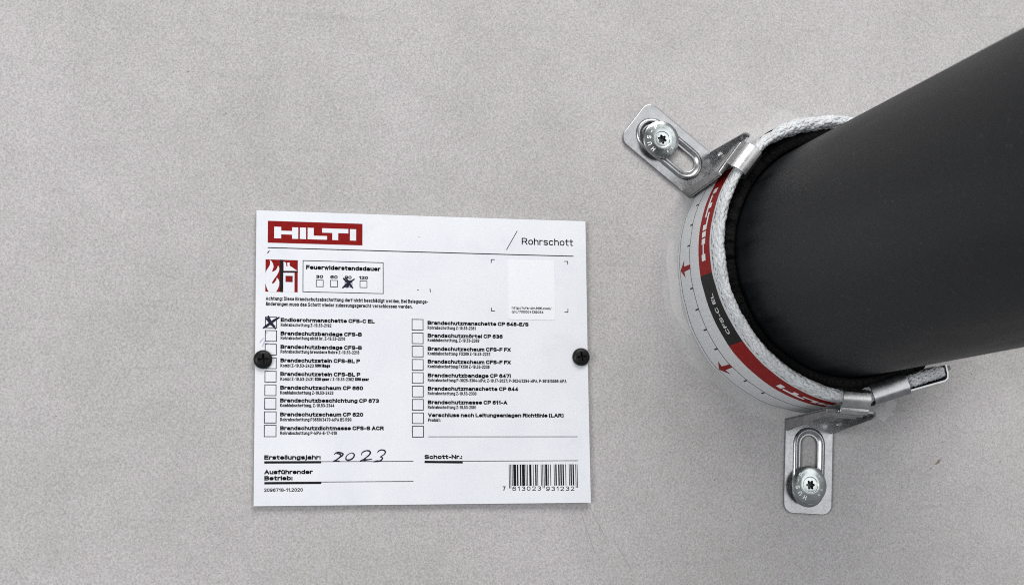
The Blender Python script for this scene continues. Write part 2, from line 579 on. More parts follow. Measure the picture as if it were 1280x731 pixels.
for i, (x, z, rx, rz, rot) in enumerate(((241.8, -45.0, 2.0, 0.75, 0.7), (237.9, -47.9, 0.7, 0.4, 0.7), (225.8, -29.1, 0.55, 0.4, 0.3), (222.6, -56.6, 0.4, 0.35, 0), (244.5, -35.9, 0.8, 0.2, 0.0), (261.2, -3.9, 0.7, 0.3, -0.8), (273.9, -45.1, 0.4, 0.4, 0), (-101.9, 120.9, 0.4, 0.4, 0), (-130.9, 123.0, 0.5, 0.3, -0.6), (-85.6, 103.6, 0.3, 0.4, 0), (-93.5, 100.8, 0.3, 0.4, 0), (-8.7, 111.9, 0.35, 0.3, 0), (25.2, 82.9, 0.3, 0.3, 0), (64.7, -69.5, 0.3, 0.3, 0), (135.2, 117.5, 0.25, 0.25, 0), (131.1, -52.7, 0.3, 0.3, 0), (210.9, -75.0, 0.3, 0.3, 0), (-137.9, 47.5, 0.4, 0.3, 0), (-151.9, -25.1, 0.35, 0.3, 0))):
    vv, ff = blob(x, z, rx, rz, rot, 20 + i)
    mesh_obj('stain', vv, ff, M_STAIN, wall)

# faint scuffs and a pale patch under the closing clip
rnd = random.Random(11)
for i in range(26):
    x, z = rnd.uniform(-160, 270), rnd.uniform(-85, 160)
    a = rnd.uniform(-1.2, -0.6) if i % 3 else rnd.uniform(0, 3.1)
    L_ = rnd.uniform(1.5, 7)
    q = smooth_path([(x + L_ * k / 3 * math.cos(a) + rnd.uniform(-.2, .2), z + L_ * k / 3 * math.sin(a) + rnd.uniform(-.2, .2)) for k in range(4)], 4)
    vv, ff = ribbon(q, rnd.uniform(.12, .3), 0.02, True, 0.6, i)
    mesh_obj('scuff', vv, ff, M_DUSK if i % 2 else M_SCUFF_PATCH, wall)
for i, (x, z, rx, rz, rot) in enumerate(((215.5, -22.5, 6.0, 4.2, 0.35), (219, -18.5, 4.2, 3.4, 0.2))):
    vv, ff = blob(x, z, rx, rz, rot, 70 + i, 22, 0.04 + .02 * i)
    mesh_obj('pale_patch', vv, ff, M_SCUFF_PATCH, wall)

# pale sealant squeezed out along the foot of the collar
for i, (t0, t1, r0, w) in enumerate(((170, 207, 68.4, 5.0),)):
    q = []
    for k in range(25):
        t = math.radians(t0 + (t1 - t0) * k / 24)
        r = r0 + 0.6 * math.sin(k * .45)
        q.append((CX + r * math.cos(t), CZ + r * math.sin(t)))
    vv, ff = ribbon(q, w, 0.05, True, 0.05, 90 + i)
    mesh_obj('sealant_smear', vv, ff, M_SEAL, wall)

# ------------------------------------------------------------------ pipe and foam
NP = 160
rows = []
for r, h in ((47.5, 400), (50.2, 401), (52.7, 399.5), (52.7, 300), (52.7, 200), (52.7, 120), (52.7, 60), (52.7, 0), (52.7, -58)):
    rows.append([P(CX + r * math.cos(2 * math.pi * i / NP), CZ + r * math.sin(2 * math.pi * i / NP), h) for i in range(NP)])
rows = [[P(CX + 47.5 * math.cos(2 * math.pi * i / NP), CZ + 47.5 * math.sin(2 * math.pi * i / NP), -58) for i in range(NP)]] + rows
vv, ff = sweep(rows, closed_v=True)
pipe = mesh_obj('pipe', vv, ff, M_PIPE, smooth=True, flat_angle=40)
tag(pipe, 'thick smooth black plastic pipe running out of the wall past the right edge', 'pipe')

NF = 420
rows = []
FOAM_PROFILE = ((52.9, 2), (53.0, 31), (53.3, 38.0), (54.2, 39.5), (55.8, 40.2), (57.4, 39.8), (58.7, 38.0), (59.3, 35), (59.4, 24), (59.4, 2))
for r, h in FOAM_PROFILE:
    ring_ = []
    for i in range(NF):
        a = 2 * math.pi * i / NF
        ca, sa = math.cos(a), math.sin(a)
        k = noise.noise(Vector((ca * 34, sa * 34, h * .4))) * 0.8 + noise.noise(Vector((ca * 80, sa * 80, r))) * 0.55 + noise.noise(Vector((ca * 7, sa * 7, 3))) * 1.0
        hh = h + (k * 1.5 if h > 30 else 0) - (2.5 * max(0, math.cos(a - math.radians(110))) ** 4 if h > 30 else 0)
        kr = k * (0.45 if r > 53.2 else 0.0)
        ring_.append(P(CX + (r + kr) * ca, CZ + (r + kr) * sa, hh))
    rows.append(ring_)
vv, ff = sweep(rows, closed_u=True, closed_v=True)
foam = mesh_obj('foam_sleeve', vv, ff, M_FOAM, smooth=True)
tag(foam, 'rough black foam strip squeezed between the pipe and the white collar', 'foam strip')

# ------------------------------------------------------------------ fire collar wrapped round the pipe
collar = empty('pipe_collar', 'white woven fire collar with red and black printed stripe wrapped round the black pipe', 'pipe collar')
TH = [-60, 0, 89, 103, 112, 119, 128, 150, 162, 175, 187, 195, 210, 221, 232, 244, 257, 275, 300]
RT = [64, 63.5, 63, 63.5, 64.5, 65, 65.4, 65.3, 65.5, 65.6, 65.3, 64.8, 64.2, 64.2, 64.1, 64.3, 64.8, 65, 65]
RB = [65, 65, 65, 65, 65, 65, 65, 65, 65.4, 65.2, 65.2, 65.6, 66.8, 67.5, 67.2, 67, 66.2, 66, 66]
HT = [40, 36, 34, 35.5, 37.5, 39, 40, 40, 40, 40, 40, 40, 40, 40, 40, 40, 40, 40, 40]


def band_r(t, h):
    """radius of the wrap at an angle (degrees) and a height off the wall"""
    a, b = lerp_table(TH, RB, t), lerp_table(TH, RT, t)
    k = h / 40.0
    return a * (1 - k) + b * k + 0.35 * math.sin(math.pi * min(1, max(0, k))) + 0.2 * noise.noise(Vector((t * .12, h * .12, 0)))


def on_band(t, h, off=0.0):
    r = band_r(t, h) + off
    a = math.radians(t)
    return P(CX + r * math.cos(a), CZ + r * math.sin(a), h)


A0, A1 = -40.0, 274.0
rows, uvs = [], []
NB = 210
for i in range(NB + 1):
    t = A0 + (A1 - A0) * i / NB
    top = lerp_table(TH, HT, t)
    row = []
    for j in range(11):
        h = 0.2 + (top + 2.0 - 0.2) * j / 10
        row.append(on_band(t, h))
        uvs.append((t * 1.134, h))
    rows.append(row)
vv, ff = sweep(rows)
mesh_obj('wrap_band', vv, ff, M_WRAP, collar, smooth=True, uv=uvs)


def band_patch(name, t0, t1, h0, h1, off, mat, cols=None):
    n = cols or max(2, int(abs(t1 - t0) / 1.2))
    rr_ = [[on_band(t0 + (t1 - t0) * i / n, h0 + (h1 - h0) * j / 6, off) for j in range(7)] for i in range(n + 1)]
    a, b = sweep(rr_)
    return mesh_obj(name, a, b, mat, collar, smooth=True)


STRIPE_LO, STRIPE_HI = 27.2, 40.0
band_patch('red_stripe', 145, 187.6, STRIPE_LO, STRIPE_HI, 0.14, M_RED)
band_patch('black_stripe', 187.6, 216.2, STRIPE_LO, STRIPE_HI, 0.14, M_INK)
band_patch('red_stripe', 216.2, 262, STRIPE_LO, STRIPE_HI, 0.14, M_RED)
band_patch('ruler_line', 141, 262, 16.0, 16.4, 0.08, M_GREYINK, 90)
band_patch('ruler_line', 141, 262, 2.4, 2.75, 0.08, M_GREYINK, 90)
for k in range(11):
    t = 157.25 + 8.36 * k
    if k in (3, 8):
        # red arrow pointing at the wall
        pts = [(t, 3.4), (t - 3.4, 9.0), (t - 1.0, 8.2), (t - 0.85, 16.2), (t + 0.85, 16.2), (t + 1.0, 8.2), (t + 3.4, 9.0)]
        mesh_obj('arrow', [on_band(a, h, 0.14) for a, h in pts], [(0, 1, 2), (0, 2, 5), (0, 5, 6), (2, 3, 4, 5)], M_RED, collar)
    else:
        band_patch('ruler_tick', t - 0.28, t + 0.28, 12.9, 16.2, 0.13, M_INK, 2)

# block letters of the printed word mark, on a 575 x 133 field
MARK = [(38, 35, 80, 105), (146, 35, 183, 105), (80, 58, 146, 80),
        (193, 35, 230, 105),
        (240, 35, 277, 105), (277, 82, 358, 105),
        (328, 35, 488, 62), (390, 62, 426, 105),
        (498, 35, 536, 105)]
M_PRINTWHITE = ink('print_white', (0.62, 0.63, 0.63), 0.5)


def band_mark(t_start):
    """word mark reading with falling angle, tops of the letters towards the wall"""
    vv_, ff_ = [], []
    for (x0, y0, x1, y1) in MARK:
        n = max(1, int((x1 - x0) / 30))
        o = len(vv_)
        for i in range(n + 1):
            x = x0 + (x1 - x0) * i / n
            for y in (y0, y1):
                vv_.append(on_band(t_start - (x - 38) / 498 * 29.0, 31.0 + (y - 35) / 70 * 4.4, 0.2))
        for i in range(n):
            ff_.append((o + 2 * i, o + 2 * i + 1, o + 2 * i + 3, o + 2 * i + 2))
    return mesh_obj('word_mark', vv_, ff_, M_PRINTWHITE, collar)


band_mark(182.4)
band_mark(239.4 + 29.0)
tv, tf = text2d('CFS-C EL', 2.8, 19.0, .17)
mesh_obj('printed_code', [on_band(211.8 - x / 65.0 * 57.3, 34.9 - y, 0.2) for x, y in tv], tf, M_PRINTWHITE, collar)


# braided cord along the outer lip of the wrap
def braid(path, n_seg, a_of, b_of, turns, n_str, yarn, seed, q0=0.0, q1=1.0):
    """path(q) -> centre x, z, h and outward direction; two families of yarn wound round an oval"""
    vv_, ff_ = [], []
    NS = 6
    for fam in (1, -1):
        for s_ in range(n_str):
            ph0 = 2 * math.pi * (s_ + (0.25 if fam < 0 else 0)) / n_str
            prev = None
            cpts = []
            for i in range(n_seg + 1):
                q = i / n_seg
                (x, z, h), (ox, oz) = path(q)
                ph = ph0 + fam * 2 * math.pi * turns * q
                ph += 0.28 * noise.noise(Vector((q * 90, s_ * 3.1, fam + seed)))
                over = 0.24 * math.sin(ph0 * n_str * 0.5 + 2 * math.pi * turns * q * n_str) * fam
                k = 1 + 0.14 * noise.noise(Vector((q * 60, math.cos(ph) * 1.2, math.sin(ph) * 1.2 + seed)))
                A, B_ = a_of(q) * k + over, b_of(q) * k + over
                cph, sph = math.cos(ph), math.sin(ph)
                # slightly squared oval
                cc = math.copysign(abs(cph) ** 0.8, cph)
                ss = math.copysign(abs(sph) ** 0.8, sph)
                cpts.append((Vector((x + ox * A * cc, z + oz * A * cc, h + B_ * ss)),
                             Vector((ox * cph, oz * cph, sph))))
            base_i = len(vv_)
            for i, (c_, nrm) in enumerate(cpts):
                d = (cpts[min(n_seg, i + 1)][0] - cpts[max(0, i - 1)][0]).normalized()
                side = d.cross(nrm)
                if side.length < 1e-6:
                    side = Vector((1, 0, 0))
                side.normalize()
                up_ = side.cross(d)
                w = yarn * (1 + 0.2 * noise.noise(Vector((i * .3, s_, fam + seed))))
                for j in range(NS):
                    an = 2 * math.pi * j / NS
                    pt = c_ + side * (w * 0.95 * math.cos(an)) + up_ * (w * 0.55 * math.sin(an))
                    vv_.append(P(pt.x, pt.y, pt.z))
            for i in range(n_seg):
                for j in range(NS):
                    a, b = base_i + i * NS + j, base_i + i * NS + (j + 1) % NS
                    ff_.append((a, b, b + NS, a + NS))
    return vv_, ff_


def core(path, n_seg, a_of, b_of):
    rows_ = []
    for i in range(n_seg + 1):
        q = i / n_seg
        (x, z, h), (ox, oz) = path(q)
        rows_.append([P(x + ox * a_of(q) * .9 * math.cos(2 * math.pi * j / 12), z + oz * a_of(q) * .9 * math.cos(2 * math.pi * j / 12),
                        h + b_of(q) * .9 * math.sin(2 * math.pi * j / 12)) for j in range(12)])
    a, b = sweep(rows_, closed_v=True)
    b.append(tuple(range(12)))
    b.append(tuple(range(len(a) - 12, len(a))))
    return a, b


RI = [59.5, 59, 58, 58, 58.5, 59.5, 61, 61.8, 61.8, 61.4, 61.0, 61.3, 60.6, 60.3, 60.0, 59.8, 59.9, 59.9, 59.9]


def rim_path(q):
    t = A0 + (A1 - A0) * q
    a = math.radians(t)
    top = lerp_table(TH, HT, t)
    ro = band_r(t, top) - 0.45
    ri = lerp_table(TH, RI, t)
    w = noise.noise(Vector((t * .14, 4.2, 0))) * (1.5 if 60 < t < 130 else 0.3)
    r = (ro + ri) / 2 + w * .5
    return (CX + r * math.cos(a), CZ + r * math.sin(a), top + 2.7 + w), (math.cos(a), math.sin(a))


def rim_a(q):
    t = A0 + (A1 - A0) * q
    top = lerp_table(TH, HT, t)
    return (band_r(t, top) - 0.45 - lerp_table(TH, RI, t)) / 2 * 0.93


def rim_b(q):
    return 4.6


vv, ff = core(rim_path, 200, rim_a, rim_b)
mesh_obj('cord_core', vv, ff, M_CORE, collar, smooth=True)
vv, ff = braid(rim_path, 420, rim_a, rim_b, 5.0, 14, 0.82, 1)
o = mesh_obj('braided_cord', vv, ff, M_YARN, collar, smooth=True, fix=False)
o['kind'] = 'stuff'


# loose end of the wrap leaving the ring under the closing clip
TA, TB = Vector((183.5, -18.2)), Vector((221.2, -7.2))
TD = (TB - TA).normalized()
TN = Vector((TD.y, -TD.x))          # outward (away from the pipe)


def tail_path(q):
    p = TA.lerp(TB, q)
    return (p.x, p.y, 42.0), (TN.x, TN.y)


vv, ff = core(tail_path, 20, lambda q: 2.6 - .5 * q, lambda q: 4.2)
mesh_obj('cord_core', vv, ff, M_CORE, collar, smooth=True)
vv, ff = braid(tail_path, 60, lambda q: 2.6 - .5 * q, lambda q: 4.2, 0.9, 11, 0.74, 5)
o = mesh_obj('braided_end', vv, ff, M_YARN, collar, smooth=True, fix=False)
o['kind'] = 'stuff'
# woven side of the loose end
loop = [TA + TN * 3.0, TB + TN * 3.0, TB - TN * 2.8, TA - TN * 2.8]
vv = [P(p.x, p.y, 0.3) for p in loop] + [P(p.x, p.y, 40) for p in loop]
mesh_obj('wrap_end', vv, [(0, 1, 5, 4), (1, 2, 6, 5), (2, 3, 7, 6), (3, 0, 4, 7)], M_WRAP, collar,
         uv=[(0, 0), (38, 0), (44, 0), (80, 0), (0, 40), (38, 40), (44, 40), (80, 40)])


def sheet(path2, h0, h1, t):
    """thin upright sheet following a plan polyline"""
    rows_ = []
    n = len(path2)
    for i, p in enumerate(path2):
        a, b = path2[max(0, i - 1)], path2[min(n - 1, i + 1)]
        d = (b - a).normalized()
        nn = Vector((d.y, -d.x)) * t
        q = p + nn
        rows_.append([P(p.x, p.y, h0), P(q.x, q.y, h0), P(q.x, q.y, h1), P(p.x, p.y, h1)])
    a, b = sweep(rows_, closed_v=True)
    b += [(0, 1, 2, 3), tuple(range(len(a) - 4, len(a)))]
    return a, b


off = 3.1
strap = [TA + TN * off + TD * 1.0, TA.lerp(TB, .5) + TN * off, TB + TN * (off + .6) - TD * .8, TB + TN * (off - .1) + TD * .5,
         TB + TN * 1.0 + TD * 1.1, TB - TN * 2.4 + TD * 1.4]
vv, ff = sheet(strap, 6, 46.0, 0.7)
mesh_obj('end_strap', vv, ff, M_STEEL, collar)
# small folded tab on the end of the strap
p = TB - TN * 1.6 + TD * 1.7
tabp = [p, p + TD * 2.6, p + TD * 2.6 + TN * 1.9, p + TN * 1.9]
vv = [P(q.x, q.y, 36) for q in tabp] + [P(q.x, q.y, 44.4) for q in tabp]
mesh_obj('strap_tab', vv, [(0, 1, 2, 3), (4, 5, 6, 7), (0, 1, 5, 4), (1, 2, 6, 5), (2, 3, 7, 6), (3, 0, 4, 7)], M_SOCKET, collar)


def saddle(frame, prof, v0, v1, t, nseg=8, skew=None):
    """sheet bent along a profile of (u, h) points, extruded from v0 to v1, thickness t"""
    n = len(prof)
    outer_, inner_ = [], []
    for i, (u, h) in enumerate(prof):
        a, b = prof[max(0, i - 1)], prof[min(n - 1, i + 1)]
        d = Vector((b[0] - a[0], b[1] - a[1]))
        d.normalize()
        nx, nh = d.y * t, -d.x * t
        outer_.append((u, h))
        inner_.append((u + nx, h + nh))
    ring_ = outer_ + inner_[::-1]
    rows_ = [[frame(u, v_, h) for u, h in ring_] for v_ in [v0 + (v1 - v0) * k / nseg for k in range(nseg + 1)]]
    a, b = sweep(rows_, closed_v=True)
    m_ = len(ring_)
    for e in (0, nseg):
        o_ = e * m_
        for i in range(n - 1):
            b.append((o_ + i, o_ + i + 1, o_ + m_ - 2 - i, o_ + m_ - 1 - i))
    return a, b


def tail_frame(u, v_, h):
    p_ = TA + TD * v_ + TN * u
    return P(p_.x, p_.y, h)


clip_prof = [(4.2, 8), (4.2, 46.0), (4.0, 47.2), (3.3, 47.8), (1.5, 48.0), (-1.5, 47.6), (-3.4, 47.0), (-4.0, 46.2), (-4.1, 45), (-4.1, 38)]
vv, ff = saddle(tail_frame, clip_prof, 2.2, 19.8, 0.8)
mesh_obj('closing_clip', vv, ff, M_STEEL, collar, smooth=True, flat_angle=35)


# ------------------------------------------------------------------ brackets
def arc(cx_, cy_, r, a0, a1, n):
    return [(cx_ + r * math.cos(math.radians(a0 + (a1 - a0) * i / n)), cy_ + r * math.sin(math.radians(a0 + (a1 - a0) * i / n))) for i in range(n + 1)]


def make_bracket(label, phi, r0, r_top, far):
    root = empty('mounting_bracket', label, 'bracket', 'steel brackets holding the collar to the wall')
    ph = math.radians(phi)
    c_, s_ = math.cos(ph), math.sin(ph)

    def fr(u, v_, h):
        return P(CX + (r0 + u) * c_ - v_ * s_, CZ + (r0 + u) * s_ + v_ * c_, h)

    HW, L, RC = 11.7, 37.8, 4.6
    S0, S1, SR = 6.6, 27.0, 3.8
    outer_ = [(-4.5, -HW)] + arc(L - RC, -HW + RC, RC, -90, 0, 8) + arc(L - RC, HW - RC, RC, 0, 90, 8) + [(-4.5, HW)]
    slot = arc(S1, 0, SR + 0.2, 90, -90, 14) + arc(S0, 0, SR + 0.2, 270, 90, 14)
    pv, pf = plate2d(outer_, [slot], 1.3, 0.25)
    mesh_obj('base_plate', [fr(u, v_, 0.15 + h) for u, v_, h in pv], pf, M_STEEL, root)
    # pressed bead round the slot
    prof = [(7.9, 1.35), (7.5, 1.95), (7.0, 2.3), (6.4, 2.4), (5.7, 2.15), (5.0, 1.6), (4.4, 1.1), (4.05, 0.7), (3.9, 0.1)]
    rows_ = []
    for r_, h in prof:
        rows_.append([fr(a, b, h) for a, b in arc(S1, 0, r_, 90, -90, 18) + arc(S0, 0, r_, 270, 90, 18)])
    bv, bf = sweep(rows_, closed_v=True)
    mesh_obj('slot_bead', bv, bf, M_STEEL, root, smooth=True)
    # upright standing against the wrap, leaning to the lip
    ut = r_top - r0
    ub = -4.5
    HU = 43.8
    t = 0.9

    def uu(h):
        return ub + (ut - ub) * h / HU
    vv_ = []
    for (v_, h) in ((-HW, 0.8), (HW, 0.8), (HW, HU - 1.0), (6.5, HU), (-6.5, HU), (-HW, HU - 1.0)):
        vv_.append(fr(uu(h), v_, h))
    for (v_, h) in ((-HW, 0.8), (HW, 0.8), (HW, HU - 1.0), (6.5, HU), (-6.5, HU), (-HW, HU - 1.0)):
        vv_.append(fr(uu(h) + t, v_, h))
    ff_ = [(5, 4, 3, 2, 1, 0), (6, 7, 8, 9, 10, 11)] + [(i, (i + 1) % 6, 6 + (i + 1) % 6, 6 + i) for i in range(6)]
    mesh_obj('upright', vv_, ff_, M_STEEL, root)
    # pressed rib across the upright
    for hr in (30.0, 36.5):
        rows_ = []
        for k in range(7):
            an = math.pi * k / 6
            hh = hr + 1.5 * math.cos(an)
            rows_.append([fr(uu(hh) + t + 0.9 * math.sin(an), v_, hh) for v_ in (-8.5, -8.0, 8.0, 8.5)])
        a, b = sweep(rows_)
        mesh_obj('rib', a, b, M_STEEL, root, smooth=True)
    # two side gussets, folded out from the upright
    for sgn in (-1, 1):
        g_out = [(uu(0.9) + 0.3, 0.9), (0.6, 0.9), (1.0, 3.0), (uu(HU - 3) + 3.0, HU - 3), (uu(HU) + 1.9, HU - 0.4), (uu(HU) + .1, HU)]
        hole = [arc(uu(9) + 2.0, 0, 0.01, 0, 1, 1)] and [[(a, b) for a, b in
                [(uu(7.5) + 2.0 + 0.75 * math.cos(w), 9.0 + (1.9 if math.sin(w) > 0 else -1.9) + 0.75 * math.sin(w)) for w in [2 * math.pi * (k + .5) / 12 for k in range(12)]]]]
        gv, gf = plate2d(g_out, hole if sgn == far else [], 0.9, 0.12)
        mesh_obj('gusset', [fr(a, sgn * (HW - 0.9) + (d if sgn > 0 else -d), b) for a, b, d in gv], gf, M_STEEL, root)
    # hook folded over the braided lip
    hook = [(ut + 0.4, HU - 2.5), (ut + 0.5, HU + .5), (ut + 1.0, HU + 1.6), (ut + 0.2, HU + 2.4), (ut - 1.0, HU + 2.3), (ut - 1.6, HU + 3.6),
            (ut - 3.0, HU + 4.4), (ut - 5.0, HU + 4.7), (ut - 6.8, HU + 4.2), (ut - 8.0, HU + 2.6), (ut - 8.4, HU - .5), (ut - 8.4, HU - 8)]
    hv, hf = saddle(fr, hook, -6.4, 6.4, 0.9)
    mesh_obj('hook', hv, hf, M_BRIGHT, root, smooth=True, flat_angle=30)
    return root, fr


br_a, fr_a = make_bracket('slanted steel bracket above the red arrow, its slot running up to the left', 142.0, 70.2, 68.0, -1)
br_b, fr_b = make_bracket('upright steel bracket under the pipe, its slot running straight down', -93.6, 73.8, 67.6, 1)


# ------------------------------------------------------------------ washer-head screws in the slots
def make_washer_screw(label, x, z, turn, tilt):
    root = empty('washer_head_screw', label, 'screw', 'washer-head screws in the bracket slots')
    R_ = Matrix.Rotation(tilt[0], 3, 'X') @ Matrix.Rotation(tilt[1], 3, 'Y')
    Hb = 4.0

    def fr(a, b, h):
        q = R_ @ Vector((a, b, h))
        return P(x + q.x, z + q.y, Hb + q.z)
    N_ = 72

    def torx(r_out, r_in, n=N_):
        return [((r_in + (r_out - r_in) * (0.5 + 0.5 * math.cos(6 * a)) ** 0.8) * math.cos(a + turn), (r_in + (r_out - r_in) * (0.5 + 0.5 * math.cos(6 * a)) ** 0.8) * math.sin(a + turn))
                for a in [2 * math.pi * i / n for i in range(n)]]

    def circ(r):
        return [(r * math.cos(2 * math.pi * i / N_ + turn), r * math.sin(2 * math.pi * i / N_ + turn)) for i in range(N_)]
    prof = [(3.2, -2.4), (3.4, 0.0), (8.0, 0.0), (8.45, 0.2), (8.6, 0.5), (8.5, 0.85), (8.1, 1.08), (6.6, 1.36), (5.2, 1.64), (4.0, 1.88), (3.75, 1.88), (3.55, 1.72), (3.4, 1.68), (3.2, 1.72)]
    rows_ = [[fr(a, b, h) for a, b in circ(r)] for r, h in prof]
    rows_.append([fr(a, b, 1.76) for a, b in torx(2.25, 1.5)])
    a, b = sweep(rows_, closed_v=True)
    mesh_obj('head', a, b, M_ZINC, root, smooth=True, flat_angle=38)
    rows_ = [[fr(a, b, 1.76) for a, b in torx(2.25, 1.5)], [fr(a, b, -0.2) for a, b in torx(2.1, 1.4)], [fr(a, b, -0.5) for a, b in torx(1.2, 0.8)]]
    a, b = sweep(rows_, closed_v=True)
    b.append(tuple(range(2 * N_, 3 * N_)))
    mesh_obj('star_socket', a, b, M_SOCKET, root, smooth=True, flat_angle=40)
    for ch, ang in (('H', 242), ('U', 215), ('S', 188), ('-', 160), ('P', 133), ('6', 38), ('6', -22), ('0', -48)):
        big = ang > 100
        tv_, tf_ = text2d(ch, 1.95 if big else 1.2, None, .2)
        w = max(p_[0] for p_ in tv_)
        ca = math.radians(ang) + turn
        vv_ = []
        for (tx, ty) in tv_:
            rr_ = 5.3 + ty
            aa = ca - (tx - w / 2) / 6.2
            vv_.append(fr(rr_ * math.cos(aa), rr_ * math.sin(aa), 2.68 - rr_ * 0.2 + (0.09 if big else 0.06)))
        mesh_obj('raised_letter', vv_, tf_, M_EMBOSS, root)
    return root


make_washer_screw('shiny washer-head screw in the slot of the slanted bracket above the red arrow', 108.4, 100.2, math.radians(-15), (0.05, 0.04))
make_washer_screw('shiny washer-head screw in the slot of the upright bracket under the pipe', 174.6, -55.2, 0.0, (-0.03, 0.05))

# ------------------------------------------------------------------ printed sign
sign = empty('label_sign', 'white printed label plate with tick boxes and red logo, screwed flat to the wall', 'sign')
TEXTS = [
    ('Feuerwiderstandsdauer', -51.45, 37.24, 31.87, 1.9, 2),
    ('30', -47.23, 33.53, 3.07, 1.4, 2),
    ('60', -41.14, 33.53, 3.16, 1.4, 2),
    ('90', -34.96, 33.53, 2.97, 1.4, 2),
    ('120', -28.81, 33.53, 3.9, 1.4, 2),
    ('Achtung: Diese Brandschutzabschottung darf nicht beschädigt werden. Bei Belegungs-', -68.31, 23.71, 69.58, 1.6, 1),
    ('änderungen muss das Schott wieder zulassungsgerecht verschlossen werden.', -68.27, 21.42, 62.66, 1.6, 1),
    ('Rohrschott', 43.23, 50.63, 23.43, 3.05, 0),
    ('http://cfs-dm.hilti.com/', 38.31, 22.02, 17.94, 1.15, 1),
    ('qrc/700004139054', 38.29, 20.32, 14.33, 1.15, 1),
    ('Endlosrohrmanschette CFS-C EL', -62.01, 14.7, 39.96, 1.72, 2),
    ('Brandschutzbandage CFS-B', -62.01, 8.98, 34.45, 1.72, 2),
    ('Brandschutzbandage CFS-B', -62.01, 3.32, 34.47, 1.72, 2),
    ('Brandschutzstein CFS-BL P', -62.0, -2.38, 33.66, 1.72, 2),
    ('Brandschutzstein CFS-BL P', -62.0, -8.08, 33.81, 1.72, 2),
    ('Brandschutzschaum CP 660', -62.0, -13.82, 34.97, 1.72, 2),
    ('Brandschutzbeschichtung CP 673', -62.0, -19.16, 41.76, 1.72, 2),
    ('Rohrabschottung Z-19.53-2192', -61.99, 12.73, 21.39, 1.45, 1),
    ('Rohrabschottung nicht br. Z-19.53-2210', -61.99, 7.18, 27.29, 1.45, 1),
    ('Rohrabschottung brennbare Rohre Z-19.53-2218', -61.99, 1.44, 33.32, 1.45, 1),
    ('Kombi Z-19.53-2423', -61.98, -4.41, 14.0, 1.45, 1),
    ('S90 längs', -47.48, -4.32, 6.43, 1.45, 3),
    ('Kombi Z-19.53-2431', -61.98, -10.07, 13.92, 1.45, 1),
    ('S30 quer', -47.56, -10.01, 6.18, 1.45, 3),
    ('/ Z-19.53-2362', -41.01, -9.96, 10.05, 1.45, 1),
    ('S90 quer', -30.52, -9.91, 6.01, 1.45, 3),
    ('Kombiabschottung Z-19.53-2423', -61.98, -15.78, 22.32, 1.45, 1),
    ('Kombiabschottung, Z-19.53-2344', -61.98, -21.06, 22.73, 1.45, 1),
    ('Brandschutzschaum CP 620', -61.96, -24.98, 35.0, 1.72, 2),
    ('Rohrabschottung P3659/3470-MPA BS R90', -61.94, -26.98, 29.99, 1.45, 1),
    ('Brandschutzdichtmasse CFS-S ACR', -61.9, -30.71, 43.71, 1.72, 2),
    ('Rohrabschottung P-MPA-E-17-010', -61.87, -32.62, 23.77, 1.45, 1),
    ('Brandschutzmanschette CP 648-E/S', 0.9, 14.53, 44.94, 1.72, 2),
    ('Brandschutzmörtel CP 636', 0.89, 9.05, 33.25, 1.72, 2),
    ('Brandschutzschaum CFS-F FX', 0.88, 3.35, 36.79, 1.72, 2),
    ('Brandschutzschaum CFS-F FX', 0.87, -2.15, 36.75, 1.72, 2),
    ('Brandschutzbandage CP 647I', 0.86, -8.06, 36.7, 1.72, 2),
    ('Brandschutzmanschette CP 644', 0.84, -13.73, 39.96, 1.72, 2),
    ('Brandschutzmasse CP 611-A', 0.83, -19.6, 35.01, 1.72, 2),
    ('Rohrabschottung Z-19.53-2361', 0.9, 12.58, 21.3, 1.45, 1),
    ('Kombiabschottung, Z-19.53-2389', 0.89, 7.22, 22.8, 1.45, 1),
    ('Kombiabschottung  FX200 Z-19.53-2237', 0.87, 1.46, 27.67, 1.45, 1),
    ('Kombiabschottung FX150 Z-19.53-2238', 0.86, -4.1, 27.28, 1.45, 1),
    ('Rohrabschottung P-3025-3304-MPA; Z-19.17-2027; P-3024/3294-MPA, P-3619/5596-MPA', 0.85, -10.0, 61.76, 1.45, 1),
    ('Rohrabschottung Z-19.53-2330', 0.84, -15.66, 21.38, 1.45, 1),
    ('Rohrabschottung Z-19.53-2501', 0.83, -21.57, 21.21, 1.45, 1),
    ('Verschluss nach Leitungsanlagen Richtlinie (LAR)', 0.89, -25.08, 60.16, 1.72, 2),
    ('Produkt:', 0.89, -27.06, 5.47, 1.45, 1),
    ('Schott-Nr.:', -0.72, -42.9, 16.4, 1.85, 2),
    ('Erstellungsjahr:', -68.37, -42.9, 23.46, 1.85, 2),
    ('Ausführender', -68.3, -48.93, 20.06, 1.85, 2),
    ('Betrieb:', -68.27, -51.45, 11.66, 1.85, 2),
    ('2096718-11.2020', -68.34, -56.12, 16.06, 1.45, 1),
    ('7', 33.29, -56.44, 1.27, 1.85, 1),
    ('613023', 37.59, -56.56, 12.69, 1.85, 4),
    ('931232', 52.57, -56.73, 12.61, 1.85, 4),
]
